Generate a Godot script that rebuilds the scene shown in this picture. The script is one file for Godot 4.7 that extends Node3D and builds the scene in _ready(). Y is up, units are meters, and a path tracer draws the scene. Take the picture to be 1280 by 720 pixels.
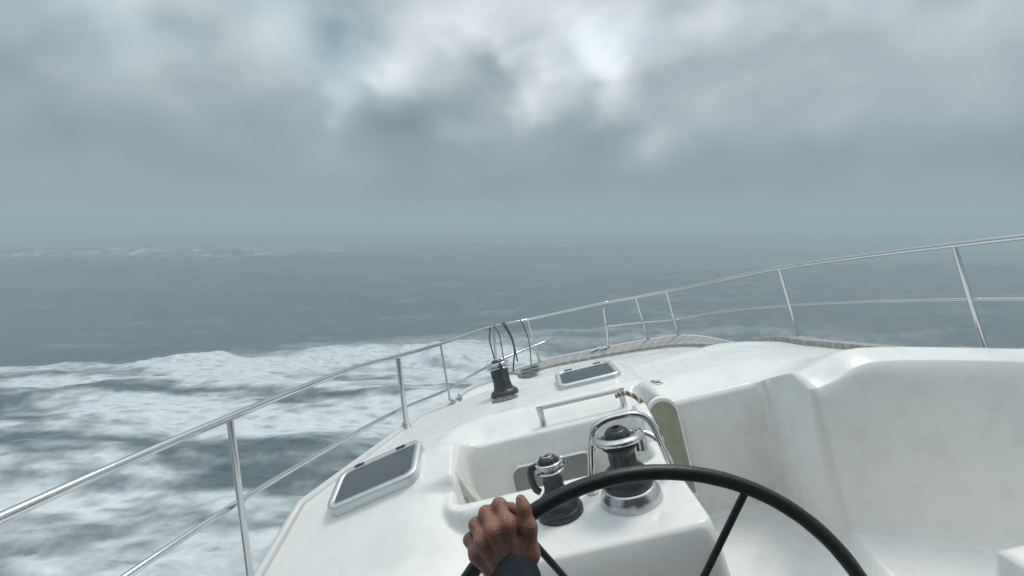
extends Node3D
# A yacht heeling in grey squally weather, seen from its helm.

# ---------------------------------------------------------------- frames
const EYE := Vector3(0.0, 2.4, 0.0)
const PITCH := -6.86
var eye_basis: Basis            # how the phone is held
var hull_basis: Basis           # how the boat lies: heeled to port
const BASE := Vector3(0.45, -3.0, -1.0)   # the boat's own base point, in boat metres from the helm
var edge: PackedVector2Array    # outline of the deck
var boat: Node3D
var M := {}
var used := {}

func place(p: Vector3) -> Vector3:      # boat metres -> world
	return EYE + hull_basis * p

func _ready():
	camera_and_sky()
	materials()
	sea()
	deck_outline()
	boat_body()
	deck_gear()
	guard_rail()
	winches()
	helm()
	added_helm_seat()
	added_canopy()
	lines()
	helmsman()

func camera_and_sky():
	eye_basis = Basis(Vector3.RIGHT, deg_to_rad(PITCH))
	var ahead := Vector3(0.0160, 0.0800, -0.9967).normalized()
	var right := Vector3(0.9700, 0.2390, 0.0350)
	right = (right - ahead * right.dot(ahead)).normalized()
	var up := right.cross(ahead).normalized()
	hull_basis = eye_basis * Basis(right, up, -ahead)
	var cam := Camera3D.new()
	cam.name = "camera"
	cam.fov = 60.0
	cam.near = 0.02
	cam.far = 9000.0
	add_child(cam)
	cam.transform = Transform3D(eye_basis, EYE)
	cam.current = true
	var env := Environment.new()
	env.background_mode = Environment.BG_SKY
	var sky := Sky.new()
	sky.sky_material = cloud_sky()
	env.sky = sky
	env.background_energy_multiplier = 1.0
	env.tonemap_mode = Environment.TONE_MAPPER_LINEAR
	env.tonemap_exposure = 1.22
	env.fog_enabled = true
	env.fog_density = 0.026
	env.fog_light_color = Color(0.62, 0.68, 0.70)
	env.sdfgi_enabled = true
	env.ssao_enabled = true
	env.ssil_enabled = true
	var we := WorldEnvironment.new()
	we.name = "world_environment"
	we.environment = env
	add_child(we)
	var sun := DirectionalLight3D.new()
	sun.name = "sun"
	sun.light_energy = 0.45
	sun.light_angular_distance = 18.0
	sun.light_color = Color(1.0, 0.98, 0.95)
	sun.shadow_enabled = true
	add_child(sun)
	sun.rotation_degrees = Vector3(-66, 180 - 30, 0)

func smooth(a: float, b: float, x: float) -> float:
	var t := clampf((x - a) / (b - a), 0.0, 1.0)
	return t * t * (3.0 - 2.0 * t)

func cloud_sky() -> PanoramaSkyMaterial:
	var w := 1920
	var h := 960
	var a := FastNoiseLite.new()
	a.seed = 11; a.frequency = 1.0; a.fractal_octaves = 5; a.fractal_gain = 0.42; a.noise_type = FastNoiseLite.TYPE_SIMPLEX_SMOOTH
	var b := FastNoiseLite.new()
	b.seed = 5; b.frequency = 1.0; b.fractal_octaves = 2; b.noise_type = FastNoiseLite.TYPE_SIMPLEX_SMOOTH
	# cloud masses: azimuth, elevation, half width, half height (degrees), brightness
	var heaps := [[8.5, 17.4, 5.6, 4.2, 0.13], [10.5, 15.6, 2.2, 1.7, 0.08], [1.4, 13.6, 2.2, 2.4, 0.11], [4.0, 21.5, 8.0, 3.4, 0.07], [-12.3, 16.6, 2.8, 2.3, 0.09], [-7.0, 20.5, 6.0, 2.4, 0.04],
		[-2.5, 16.4, 2.9, 2.2, -0.13], [-5.2, 14.2, 2.4, 2.0, -0.08], [-13.0, 10.6, 5.0, 3.4, -0.085], [-18.6, 18.4, 2.6, 2.4, -0.08], [-18.0, 13.2, 1.6, 2.2, 0.07], [8.0, 10.0, 7.0, 2.0, -0.06],
		[15.0, 9.2, 2.2, 1.6, 0.05], [-5.0, 9.6, 4.0, 1.8, 0.05], [15.5, 14.0, 3.0, 2.0, -0.05], [-8.0, 4.0, 10.0, 2.4, -0.05], [16.5, 20.5, 3.0, 3.0, -0.04]]
	var data := PackedFloat32Array()
	data.resize(w * h * 3)
	var i := 0
	for py in h:
		var el := PI * (0.5 - (py + 0.5) / h)
		var ed := rad_to_deg(el)
		var lift := smooth(4.0, 21.0, ed)
		# an overcast sky grows brighter towards the zenith
		var over := 0.92 * (1.0 + 1.1 * smooth(24.0, 70.0, ed))
		for px in w:
			if ed < -4.0:
				data[i] = 0.16; data[i + 1] = 0.21; data[i + 2] = 0.235
				i += 3
				continue
			var az := wrapf(TAU * (px + 0.5) / w, -PI, PI)   # the picture starts straight ahead
			var d := Vector3(sin(az) * cos(el), sin(el), -cos(az) * cos(el))
			var q := Vector3(d.x, d.y * 1.35, d.z)
			var warp := b.get_noise_3dv(q * 3.0)
			var n1 := a.get_noise_3dv(q * 4.2 + Vector3(warp, -warp, warp) * 0.18)
			var n2 := a.get_noise_3dv(q * 7.0 + Vector3(5.0, 3.0, 1.0))
			var n3 := b.get_noise_3dv(q * 26.0) if ed < 40.0 else 0.0
			var ad := rad_to_deg(az) + 2.0 * n2 + 1.0 * warp + 0.45 * n3
			var e2 := ed + 1.8 * n2 + 0.6 * n1 + 0.45 * n3
			var v := 0.60 + 0.165 * lift + 0.13 * n1 * (0.5 + 0.5 * lift) + 0.08 * n2 * (0.3 + 0.7 * lift) + 0.008 * n3 * lift
			for p in heaps:
				var dx: float = (ad - p[0]) / p[2]
				var dy: float = (e2 - p[1]) / p[3]
				var r2 := dx * dx + dy * dy
				if r2 < 6.0:
					v += p[4] * (1.5 if p[4] > 0.0 else 0.85) * exp(-r2)
			v = lerpf(v, 0.61, 0.85 * exp(-pow(ed / 3.5, 2.0)))   # the air near the horizon
			v = clampf(v, 0.1, 0.97)
			var blue := clampf(0.078 - 0.13 * (v - 0.55), 0.012, 0.095)
			# thin places in the cloud, where the blue comes through
			blue += 0.022 * smooth(0.12, 0.45, warp) * lift + 0.05 * exp(-pow((ad + 19.0) / 4.0, 2.0) - pow((e2 - 18.0) / 4.0, 2.0))
			var c := Color(v - blue * 0.85, v - blue * 0.04, v + blue * 0.36).srgb_to_linear()
			data[i] = c.r * over
			data[i + 1] = c.g * over
			data[i + 2] = c.b * over
			i += 3
	var m := PanoramaSkyMaterial.new()
	m.panorama = ImageTexture.create_from_image(Image.create_from_data(w, h, false, Image.FORMAT_RGBF, data.to_byte_array()))
	return m

# ---------------------------------------------------------------- materials
func noise_tex(size: int, freq: float, lo: Color, hi: Color, seed_: int, octaves := 4, normal := false, strength := 4.0) -> NoiseTexture2D:
	var n := FastNoiseLite.new()
	n.seed = seed_; n.frequency = freq; n.fractal_octaves = octaves
	n.noise_type = FastNoiseLite.TYPE_SIMPLEX_SMOOTH
	var t := NoiseTexture2D.new()
	t.width = size; t.height = size; t.seamless = true; t.noise = n
	if normal:
		t.as_normal_map = true
		t.bump_strength = strength
	else:
		var g := Gradient.new()
		g.set_color(0, lo); g.set_color(1, hi)
		t.color_ramp = g
	return t

func lin(r: float, g: float, b: float) -> Color:
	return Color(r, g, b).linear_to_srgb()

func mat(called: String, col: Color, rough: float, metal := 0.0) -> StandardMaterial3D:
	var m := StandardMaterial3D.new()
	m.albedo_color = col
	m.roughness = rough
	m.metallic = metal
	M[called] = m
	return m

func triplanar(m: StandardMaterial3D, scale_: float) -> void:
	m.uv1_triplanar = true
	m.uv1_scale = Vector3.ONE * scale_

func materials():
	var g := mat("gelcoat", Color.WHITE, 0.32)
	var stain := noise_tex(1024, 0.006, lin(0.67, 0.665, 0.635), lin(0.775, 0.775, 0.75), 3, 7)
	stain.color_ramp.add_point(0.25, lin(0.715, 0.712, 0.69))
	stain.color_ramp.add_point(0.42, lin(0.75, 0.75, 0.727))
	g.albedo_texture = stain
	g.roughness_texture = noise_tex(256, 0.02, Color(0.7, 0.7, 0.7), Color(1, 1, 1), 8, 4)
	g.heightmap_enabled = false
	triplanar(g, 0.9)
	var sc := mat("scuffed", lin(0.70, 0.69, 0.64), 0.5)
	sc.albedo_texture = noise_tex(256, 0.03, Color(0.86, 0.84, 0.80), Color(1, 1, 1), 21, 5)
	triplanar(sc, 3.0)
	mat("rubber", lin(0.012, 0.012, 0.013), 0.42)
	var wr := mat("wheel_cover", lin(0.010, 0.010, 0.011), 0.38)
	wr.heightmap_enabled = true
	wr.heightmap_texture = noise_tex(256, 0.12, Color.BLACK, Color.WHITE, 31, 3)
	wr.heightmap_scale = 0.05
	triplanar(wr, 14.0)
	mat("black_metal", lin(0.014, 0.016, 0.017), 0.34)
	mat("black_plastic", lin(0.02, 0.02, 0.022), 0.5)
	var st := mat("steel", lin(0.62, 0.62, 0.63), 0.16, 1.0)
	st.roughness_texture = noise_tex(256, 0.05, Color(0.6, 0.6, 0.6), Color(1, 1, 1), 41, 4)
	triplanar(st, 6.0)
	mat("satin_steel", lin(0.60, 0.60, 0.61), 0.27, 1.0)
	mat("dull_steel", lin(0.50, 0.50, 0.50), 0.36, 1.0)
	mat("white_tube", lin(0.62, 0.61, 0.60), 0.3)
	mat("alloy", lin(0.66, 0.68, 0.70), 0.34, 0.7)
	var ac := mat("acrylic", lin(0.045, 0.06, 0.07), 0.42)
	ac.metallic_specular = 0.35
	ac.roughness_texture = noise_tex(256, 0.05, Color(0.4, 0.4, 0.4), Color(1, 1, 1), 44, 5)
	triplanar(ac, 4.0)
	var wa := mat("wet_acrylic", lin(0.075, 0.088, 0.093), 0.2)
	wa.roughness_texture = noise_tex(256, 0.012, Color(0.3, 0.3, 0.3), Color(1, 1, 1), 45, 5)
	triplanar(wa, 3.0)
	var pg := mat("port_glass", lin(0.17, 0.185, 0.165), 0.22)
	pg.clearcoat_enabled = true
	mat("gasket", lin(0.03, 0.03, 0.03), 0.7)
	var tk := mat("weathered_teak", Color.WHITE, 0.75)
	tk.albedo_texture = noise_tex(256, 0.02, lin(0.26, 0.25, 0.24), lin(0.38, 0.37, 0.355), 51, 5)
	triplanar(tk, 3.0)
	var tk2 := mat("weathered_teak_pale", Color.WHITE, 0.75)
	tk2.albedo_texture = noise_tex(256, 0.03, lin(0.30, 0.285, 0.275), lin(0.43, 0.415, 0.40), 52, 5)
	triplanar(tk2, 3.0)
	var dt := mat("added_dark_teak", Color.WHITE, 0.7)  # kept dark so the added, unseen sole reflects little light
	dt.albedo_texture = noise_tex(256, 0.02, lin(0.05, 0.035, 0.024), lin(0.11, 0.08, 0.055), 55, 5)
	triplanar(dt, 3.0)
	var bg := mat("beige", Color.WHITE, 0.55)
	bg.albedo_texture = noise_tex(256, 0.012, lin(0.27, 0.26, 0.18), lin(0.36, 0.345, 0.25), 61, 5)
	triplanar(bg, 3.0)
	var cr := mat("cord_dark", lin(0.03, 0.033, 0.036), 0.8)
	cr.rim_enabled = true; cr.rim = 0.3
	mat("rope_white", lin(0.58, 0.55, 0.48), 0.85)
	mat("rope_brown", lin(0.22, 0.13, 0.075), 0.85)
	mat("rope_grey", lin(0.20, 0.21, 0.21), 0.85)
	var sk := mat("skin", Color.WHITE, 0.42)
	sk.albedo_texture = noise_tex(256, 0.03, lin(0.22, 0.09, 0.055), lin(0.37, 0.17, 0.112), 71, 5)
	sk.heightmap_enabled = true
	sk.heightmap_texture = noise_tex(256, 0.09, Color.BLACK, Color.WHITE, 72, 4)
	sk.heightmap_scale = 0.16
	sk.subsurf_scatter_enabled = true; sk.subsurf_scatter_strength = 0.15
	triplanar(sk, 16.0)
	mat("nail", lin(0.34, 0.19, 0.15), 0.32)
	var jk := mat("jacket", Color.WHITE, 0.8)
	jk.metallic_specular = 0.25
	jk.albedo_texture = noise_tex(256, 0.03, lin(0.009, 0.013, 0.019), lin(0.018, 0.025, 0.034), 81, 5)
	jk.heightmap_enabled = true
	jk.heightmap_texture = noise_tex(256, 0.015, Color.BLACK, Color.WHITE, 82, 5)
	jk.heightmap_scale = 0.6
	triplanar(jk, 5.0)
	mat("trousers", lin(0.02, 0.022, 0.028), 0.8)
	mat("boot", lin(0.012, 0.012, 0.012), 0.5)
	mat("hair", lin(0.015, 0.012, 0.01), 0.6)
	var sw := mat("water", Color.WHITE, 0.46)
	sw.vertex_color_use_as_albedo = true
	var lace := FastNoiseLite.new()
	lace.seed = 93; lace.frequency = 0.022; lace.noise_type = FastNoiseLite.TYPE_CELLULAR
	lace.cellular_return_type = FastNoiseLite.RETURN_DISTANCE2_SUB
	lace.fractal_type = FastNoiseLite.FRACTAL_FBM; lace.fractal_octaves = 3
	lace.domain_warp_enabled = true; lace.domain_warp_amplitude = 40.0; lace.domain_warp_frequency = 0.012
	var lt := NoiseTexture2D.new()
	lt.width = 1024; lt.height = 1024; lt.seamless = true; lt.noise = lace
	var lg := Gradient.new()
	lg.set_color(0, Color(1, 1, 1)); lg.set_color(1, Color(0.52, 0.56, 0.58))
	lg.add_point(0.35, Color(0.90, 0.92, 0.93))
	lt.color_ramp = lg
	sw.albedo_texture = lt
	sw.normal_enabled = true
	sw.normal_texture = noise_tex(512, 0.012, Color.BLACK, Color.WHITE, 91, 5, true, 5.0)
	sw.normal_scale = 0.6
	sw.uv1_triplanar = true; sw.uv1_world_triplanar = true
	sw.uv1_scale = Vector3(0.16, 0.2, 0.34)

# ---------------------------------------------------------------- mesh helpers
func begin() -> SurfaceTool:
	var st := SurfaceTool.new()
	st.begin(Mesh.PRIMITIVE_TRIANGLES)
	st.set_smooth_group(0)
	return st

func sheet(st: SurfaceTool, rows: Array, wrap_u := false, flip := false):
	for r in rows.size() - 1:
		var p: PackedVector3Array = rows[r]
		var q: PackedVector3Array = rows[r + 1]
		var n := p.size()
		for c in (n if wrap_u else n - 1):
			var d := (c + 1) % n
			if flip:
				tri(st, p[c], q[c], q[d]); tri(st, p[c], q[d], p[d])
			else:
				tri(st, p[c], q[d], q[c]); tri(st, p[c], p[d], q[d])

func tri(st: SurfaceTool, a: Vector3, b: Vector3, c: Vector3):
	if (b - a).cross(c - a).length_squared() < 1e-16:
		return
	st.add_vertex(a); st.add_vertex(b); st.add_vertex(c)

func tube(st: SurfaceTool, pts: Array, radius, seg := 10, squash := 1.0):
	var n := pts.size()
	var rows := []
	var side := Vector3.ZERO
	for i in n:
		var a: Vector3 = pts[maxi(i - 1, 0)]
		var b: Vector3 = pts[mini(i + 1, n - 1)]
		var t := (b - a).normalized()
		if side == Vector3.ZERO:
			side = t.cross(Vector3.UP if absf(t.y) < 0.9 else Vector3.RIGHT).normalized()
		side = (side - t * side.dot(t)).normalized()
		var up := t.cross(side)
		var r: float = radius[i] if radius is Array else radius
		var ring := PackedVector3Array()
		for k in seg:
			var w := TAU * k / seg
			ring.append(pts[i] + side * cos(w) * r + up * sin(w) * r * squash)
		rows.append(ring)
	sheet(st, rows, true)
	st.set_smooth_group(1)
	for e in [0, n - 1]:
		var ring: PackedVector3Array = rows[e]
		for k in seg:
			var k2 := (k + 1) % seg
			if e == 0: tri(st, pts[e], ring[k2], ring[k])
			else: tri(st, pts[e], ring[k], ring[k2])
	st.set_smooth_group(0)

func spline(pts: Array, steps := 6) -> Array:
	var out := []
	var n := pts.size()
	for i in n - 1:
		var p0: Vector3 = pts[maxi(i - 1, 0)]
		var p1: Vector3 = pts[i]
		var p2: Vector3 = pts[i + 1]
		var p3: Vector3 = pts[mini(i + 2, n - 1)]
		for s in steps:
			out.append(p1.cubic_interpolate(p2, p0, p3, float(s) / steps))
	out.append(pts[n - 1])
	return out

func lathe(st: SurfaceTool, prof: Array, seg := 40, at := Vector3.ZERO):
	# hard profile corners are rounded by doubling points a hair apart
	var rows := []
	for p in prof:
		var ring := PackedVector3Array()
		for k in seg:
			var w := TAU * k / seg
			ring.append(at + Vector3(cos(w) * p[0], p[1], sin(w) * p[0]))
		rows.append(ring)
	sheet(st, rows, true, true)

func soft(prof: Array, r := 0.003) -> Array:
	# round each corner of a lathe profile
	var out := []
	var n := prof.size()
	for i in n:
		var p := Vector2(prof[i][0], prof[i][1])
		if i == 0 or i == n - 1:
			out.append([p.x, p.y]); continue
		var a := Vector2(prof[i - 1][0], prof[i - 1][1])
		var b := Vector2(prof[i + 1][0], prof[i + 1][1])
		var ra := minf(r, a.distance_to(p) * 0.45)
		var rb := minf(r, b.distance_to(p) * 0.45)
		var u := p + (a - p).normalized() * ra
		var v := p + (b - p).normalized() * rb
		for s in 4:
			var t := s / 3.0
			var c := u.lerp(p, t).lerp(p.lerp(v, t), t)
			out.append([maxf(c.x, 0.0), c.y])
	return out

func slab(st: SurfaceTool, outline: PackedVector2Array, y0: float, y1: float, bevel: float, xf: Transform3D):
	# a plate: outline in x and z, bevelled upper edge, standing from y0 to y1
	var c := Vector2.ZERO
	for p in outline: c += p
	c /= outline.size()
	var levels := [[0.0, y0], [0.0, y1 - bevel], [bevel * 0.3, y1 - bevel * 0.3], [bevel, y1]]
	var rows := []
	for l in levels:
		var ring := PackedVector3Array()
		for p in outline:
			var q: Vector2 = p - (p - c).normalized() * float(l[0])
			ring.append(xf * Vector3(q.x, l[1], q.y))
		rows.append(ring)
	sheet(st, rows, true, true)
	var top: PackedVector3Array = rows[3]
	var n := top.size()
	st.set_smooth_group(2)
	var mid := xf * Vector3(c.x, y1, c.y)
	for k in n:
		tri(st, mid, top[k], top[(k + 1) % n])
	st.set_smooth_group(0)

func rounded(hx: float, hz: float, r: float, seg := 6) -> PackedVector2Array:
	var out := PackedVector2Array()
	for q in 4:
		var cx := (hx - r) * (1.0 if q == 0 or q == 3 else -1.0)
		var cz := (hz - r) * (1.0 if q < 2 else -1.0)
		for s in seg + 1:
			var w := PI * 0.5 * (q + float(s) / seg)
			out.append(Vector2(cx + cos(w) * r, cz + sin(w) * r))
	return out

func frame_ring(st: SurfaceTool, outer: PackedVector2Array, inner: PackedVector2Array, y0: float, y1: float, bevel: float, xf: Transform3D):
	var rows := []
	var n := outer.size()
	var prof := [[0.0, y0], [0.0, y1 - bevel], [0.12, y1], [0.88, y1], [1.0, y1 - bevel], [1.0, y0]]
	for l in prof:
		var ring := PackedVector3Array()
		for k in n:
			var q := outer[k].lerp(inner[k], l[0])
			ring.append(xf * Vector3(q.x, l[1], q.y))
		rows.append(ring)
	sheet(st, rows, true, true)

func numbered(called: String, parent: Node) -> String:
	var key := str(parent.get_instance_id()) + called
	var k: int = used.get(key, 0)
	used[key] = k + 1
	return called if k == 0 else "%s_%03d" % [called, k]

func obj(called: String, st: SurfaceTool, m: String, parent: Node = self) -> MeshInstance3D:
	st.generate_normals()
	st.index()
	var o := MeshInstance3D.new()
	o.mesh = st.commit()
	o.material_override = M[m]
	o.name = numbered(called, parent)
	parent.add_child(o, true)
	return o

func part(called: String, st: SurfaceTool, m: String) -> MeshInstance3D:   # a part of the boat, in boat metres
	var o := obj(called, st, m, boat)
	o.position = -BASE
	return o

func node(called: String, parent: Node, at := Vector3.ZERO) -> Node3D:
	var o := Node3D.new()
	o.name = numbered(called, parent)
	parent.add_child(o, true)
	o.position = at
	return o

func tag(o: Node, label: String, category: String, group := ""):
	o.set_meta("label", label)
	o.set_meta("category", category)
	if group: o.set_meta("group", group)

func aboard(called: String, base: Vector3) -> Node3D:   # a thing that lies on the boat
	var o := node(called, self)
	o.transform = Transform3D(hull_basis, place(base))
	return o

# ---------------------------------------------------------------- sea
var chop: FastNoiseLite
var streak: FastNoiseLite
var waves := []

func sea_at(x: float, z: float, r: float) -> Vector3:   # height, crest measure, whitewater
	var y := 0.0
	var sharp := 0.0
	for w in waves:
		if w[2] < r * 0.055: continue
		var ph: float = (x * w[0] + z * w[1]) * TAU / w[2] + w[4]
		var s := sin(ph)
		y += w[3] * (s + 0.22 * cos(2.0 * ph))
		sharp += w[3] * s
	if r < 90.0:
		var n := chop.get_noise_2d(x * 1.0, z * 1.5)
		y += 0.10 * n * smooth(90.0, 30.0, r)
	# the breaking crest off the port bow, and the white water it leaves
	var line := z + 8.6 + 0.10 * x - 0.25 * sin(x * 0.8)
	var along := smooth(1.4, -1.0, x) * smooth(-8.5, -3.5, x)
	var crest := exp(-pow(line / (0.9 if line > 0.0 else 1.6), 2.0)) * along
	y += 0.32 * crest * (1.0 + 0.5 * chop.get_noise_2d(x * 2.0, 7.0))
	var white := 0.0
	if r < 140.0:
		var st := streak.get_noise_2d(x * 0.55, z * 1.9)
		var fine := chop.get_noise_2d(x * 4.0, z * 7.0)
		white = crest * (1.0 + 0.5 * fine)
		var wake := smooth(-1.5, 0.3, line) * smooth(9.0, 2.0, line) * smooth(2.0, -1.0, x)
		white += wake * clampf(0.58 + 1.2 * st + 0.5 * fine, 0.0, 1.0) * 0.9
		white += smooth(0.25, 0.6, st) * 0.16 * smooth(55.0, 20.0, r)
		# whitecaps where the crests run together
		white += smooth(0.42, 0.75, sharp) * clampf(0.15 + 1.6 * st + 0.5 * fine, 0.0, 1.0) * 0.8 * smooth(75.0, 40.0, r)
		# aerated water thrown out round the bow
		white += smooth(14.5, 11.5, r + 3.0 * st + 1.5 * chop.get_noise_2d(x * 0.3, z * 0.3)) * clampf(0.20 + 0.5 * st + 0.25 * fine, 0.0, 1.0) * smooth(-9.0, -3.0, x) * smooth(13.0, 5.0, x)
	return Vector3(y, sharp, clampf(white, 0.0, 1.0))

func sea():
	chop = FastNoiseLite.new()
	chop.seed = 4; chop.frequency = 0.5; chop.fractal_octaves = 4
	chop.noise_type = FastNoiseLite.TYPE_SIMPLEX_SMOOTH
	streak = FastNoiseLite.new()
	streak.seed = 9; streak.frequency = 0.45; streak.fractal_octaves = 4
	streak.noise_type = FastNoiseLite.TYPE_SIMPLEX_SMOOTH
	var rng := RandomNumberGenerator.new()
	rng.seed = 77
	for spec in [[46.0, 0.55], [31.0, 0.34], [19.0, 0.22], [11.0, 0.11], [7.3, 0.06], [4.7, 0.045], [3.1, 0.03], [2.0, 0.018], [1.3, 0.011]]:
		var a := deg_to_rad(78.0 + rng.randf_range(-34, 34))
		waves.append([cos(a), sin(a), spec[0], spec[1], rng.randf() * TAU])
	var cols := PackedFloat32Array()
	for k in 540: cols.append(-65.0 + 130.0 * k / 540.0)
	for k in 120: cols.append(65.0 + 230.0 * k / 120.0)
	var radii := PackedFloat32Array()
	var r := 1.2
	while r < 7000.0:
		radii.append(r)
		r *= 1.017 if r < 120.0 else 1.05
	var nc := cols.size()
	var verts := PackedVector3Array()
	var tint := PackedColorArray()
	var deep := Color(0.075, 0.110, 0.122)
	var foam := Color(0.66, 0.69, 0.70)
	for rr in radii:
		for c in cols:
			var a := deg_to_rad(c)
			var x := sin(a) * rr
			var z := -cos(a) * rr
			var s := sea_at(x, z, rr)
			verts.append(Vector3(x, s.x, z))
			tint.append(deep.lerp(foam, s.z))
	var idx := PackedInt32Array()
	for i in radii.size() - 1:
		for c in nc:
			var d := (c + 1) % nc
			var p := i * nc
			idx.append_array([p + c, p + nc + c, p + nc + d, p + c, p + nc + d, p + d])
	var arr := []
	arr.resize(Mesh.ARRAY_MAX)
	arr[Mesh.ARRAY_VERTEX] = verts
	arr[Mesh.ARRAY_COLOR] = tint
	arr[Mesh.ARRAY_INDEX] = idx
	var am := ArrayMesh.new()
	am.add_surface_from_arrays(Mesh.PRIMITIVE_TRIANGLES, arr)
	var st := SurfaceTool.new()
	st.create_from(am, 0)
	st.generate_normals()
	var o := MeshInstance3D.new()
	o.name = "sea"
	o.mesh = st.commit()
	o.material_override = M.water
	o.set_meta("kind", "structure")
	add_child(o)

# ---------------------------------------------------------------- the boat
func deck_outline():
	var key := [Vector3(-1.75, 0, 2.4), Vector3(-1.85, 0, 1.2), Vector3(-1.78, 0, 0.0), Vector3(-1.62, 0, -1.0), Vector3(-1.42, 0, -1.9), Vector3(-1.27, 0, -2.7), Vector3(-1.12, 0, -3.5),
		Vector3(-0.98, 0, -4.3), Vector3(-0.66, 0, -5.1), Vector3(-0.12, 0, -5.62), Vector3(0.4, 0, -5.55), Vector3(1.08, 0, -5.22), Vector3(1.55, 0, -4.7), Vector3(1.98, 0, -3.7),
		Vector3(2.28, 0, -2.5), Vector3(2.48, 0, -1.2), Vector3(2.58, 0, 0.0), Vector3(2.6, 0, 1.2), Vector3(2.5, 0, 2.4)]
	edge = PackedVector2Array()
	for p in spline(key, 10):
		edge.append(Vector2(p.x, p.z))

func smin(a: float, b: float, k: float) -> float:
	var h := clampf(0.5 + 0.5 * (b - a) / k, 0.0, 1.0)
	return lerpf(b, a, h) - k * h * (1.0 - h)

func box_away(x: float, z: float, x0: float, x1: float, z0: float, z1: float, r: float) -> float:
	var qx := absf(x - (x0 + x1) * 0.5) - (x1 - x0) * 0.5 + r
	var qz := absf(z - (z0 + z1) * 0.5) - (z1 - z0) * 0.5 + r
	return Vector2(maxf(qx, 0), maxf(qz, 0)).length() + minf(maxf(qx, qz), 0.0) - r

func deck_y(x: float, z: float) -> float:
	var t := -z - 2.3
	var h := 0.80 + (0.12 * t if t > 0.0 else 0.33 * minf(-t, 0.55))
	var d := maxf(0.0, -0.35 - x)
	h += 0.19 * (sqrt(d * d + 0.04) - 0.2)
	var e := maxf(0.0, x - 1.25)
	h += 0.28 * (sqrt(e * e + 0.04) - 0.2)
	h += 0.20 * smooth(-3.60, -4.30, z) * smooth(-1.3, -0.5, x)
	h += 0.10 * smooth(0.45, 0.60, x) * smooth(-2.2, -2.75, z) * smooth(-4.15, -3.5, z)
	h += 0.085 * smooth(-2.66, -2.42, z) * smooth(-2.2, -2.4, z) * smooth(-0.62, -0.40, x) * smooth(0.5, 0.36, x)
	if z < -4.2:
		h -= 0.07 * smooth(0.36, 0.05, nearest_edge(Vector2(x, z)).distance_to(Vector2(x, z))) * smooth(-4.2, -4.9, z)
	h += 0.06 * smooth(-3.0, -2.62, z) * smooth(0.44, 0.56, x) * smooth(1.4, 1.1, x)
	var y := -h
	var past := minf((x + 0.57) * 0.84 + (z + 2.1) * 0.54, x + 0.9)
	y = smin(y, -0.935 - 0.42 * past + 2.0 * smooth(-2.06, -2.3, z), 0.05)
	# winch shelf, with the lip that runs on round the well
	y = lerpf(y, -0.95, smooth(0.05, -0.015, box_away(x, z, -0.36, 0.385, -2.0, -1.46, 0.05)))
	var lip := box_away(x, z, -0.54, 0.385, -2.45, -1.88, 0.10)
	y = lerpf(y, maxf(y, -0.945), smooth(0.035, 0.0, lip))
	y = lerpf(y, -1.42, smooth(0.0, -0.07, box_away(x, z, -0.53, 0.335, -2.40, -1.93, 0.08)))
	y = lerpf(y, -1.62, smooth(0.0, -0.05, box_away(x, z, 0.39, 1.08, -2.60, -1.2, 0.06)))
	y = lerpf(y, -1.62, smooth(0.0, -0.07, box_away(x, z, -0.27, 1.70, -1.44, 1.9, 0.12)))
	if y < -1.24 and z > -1.5: y = lerpf(y, maxf(y, -1.26), smooth(1.14, 1.19, x))
	return y

func lines_between(a: float, b: float, f0: float, f1: float, fine: float, coarse: float) -> PackedFloat32Array:
	var out := PackedFloat32Array()
	var v := a
	while v < b:
		out.append(v)
		v += fine if v >= f0 - 0.001 and v < f1 else coarse
	out.append(b)
	return out

func nearest_edge(p: Vector2) -> Vector2:
	var best := p
	var bd := 1e9
	for i in edge.size():
		var q := Geometry2D.get_closest_point_to_segment(p, edge[i], edge[(i + 1) % edge.size()])
		var d := q.distance_squared_to(p)
		if d < bd:
			bd = d; best = q
	return best

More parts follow.
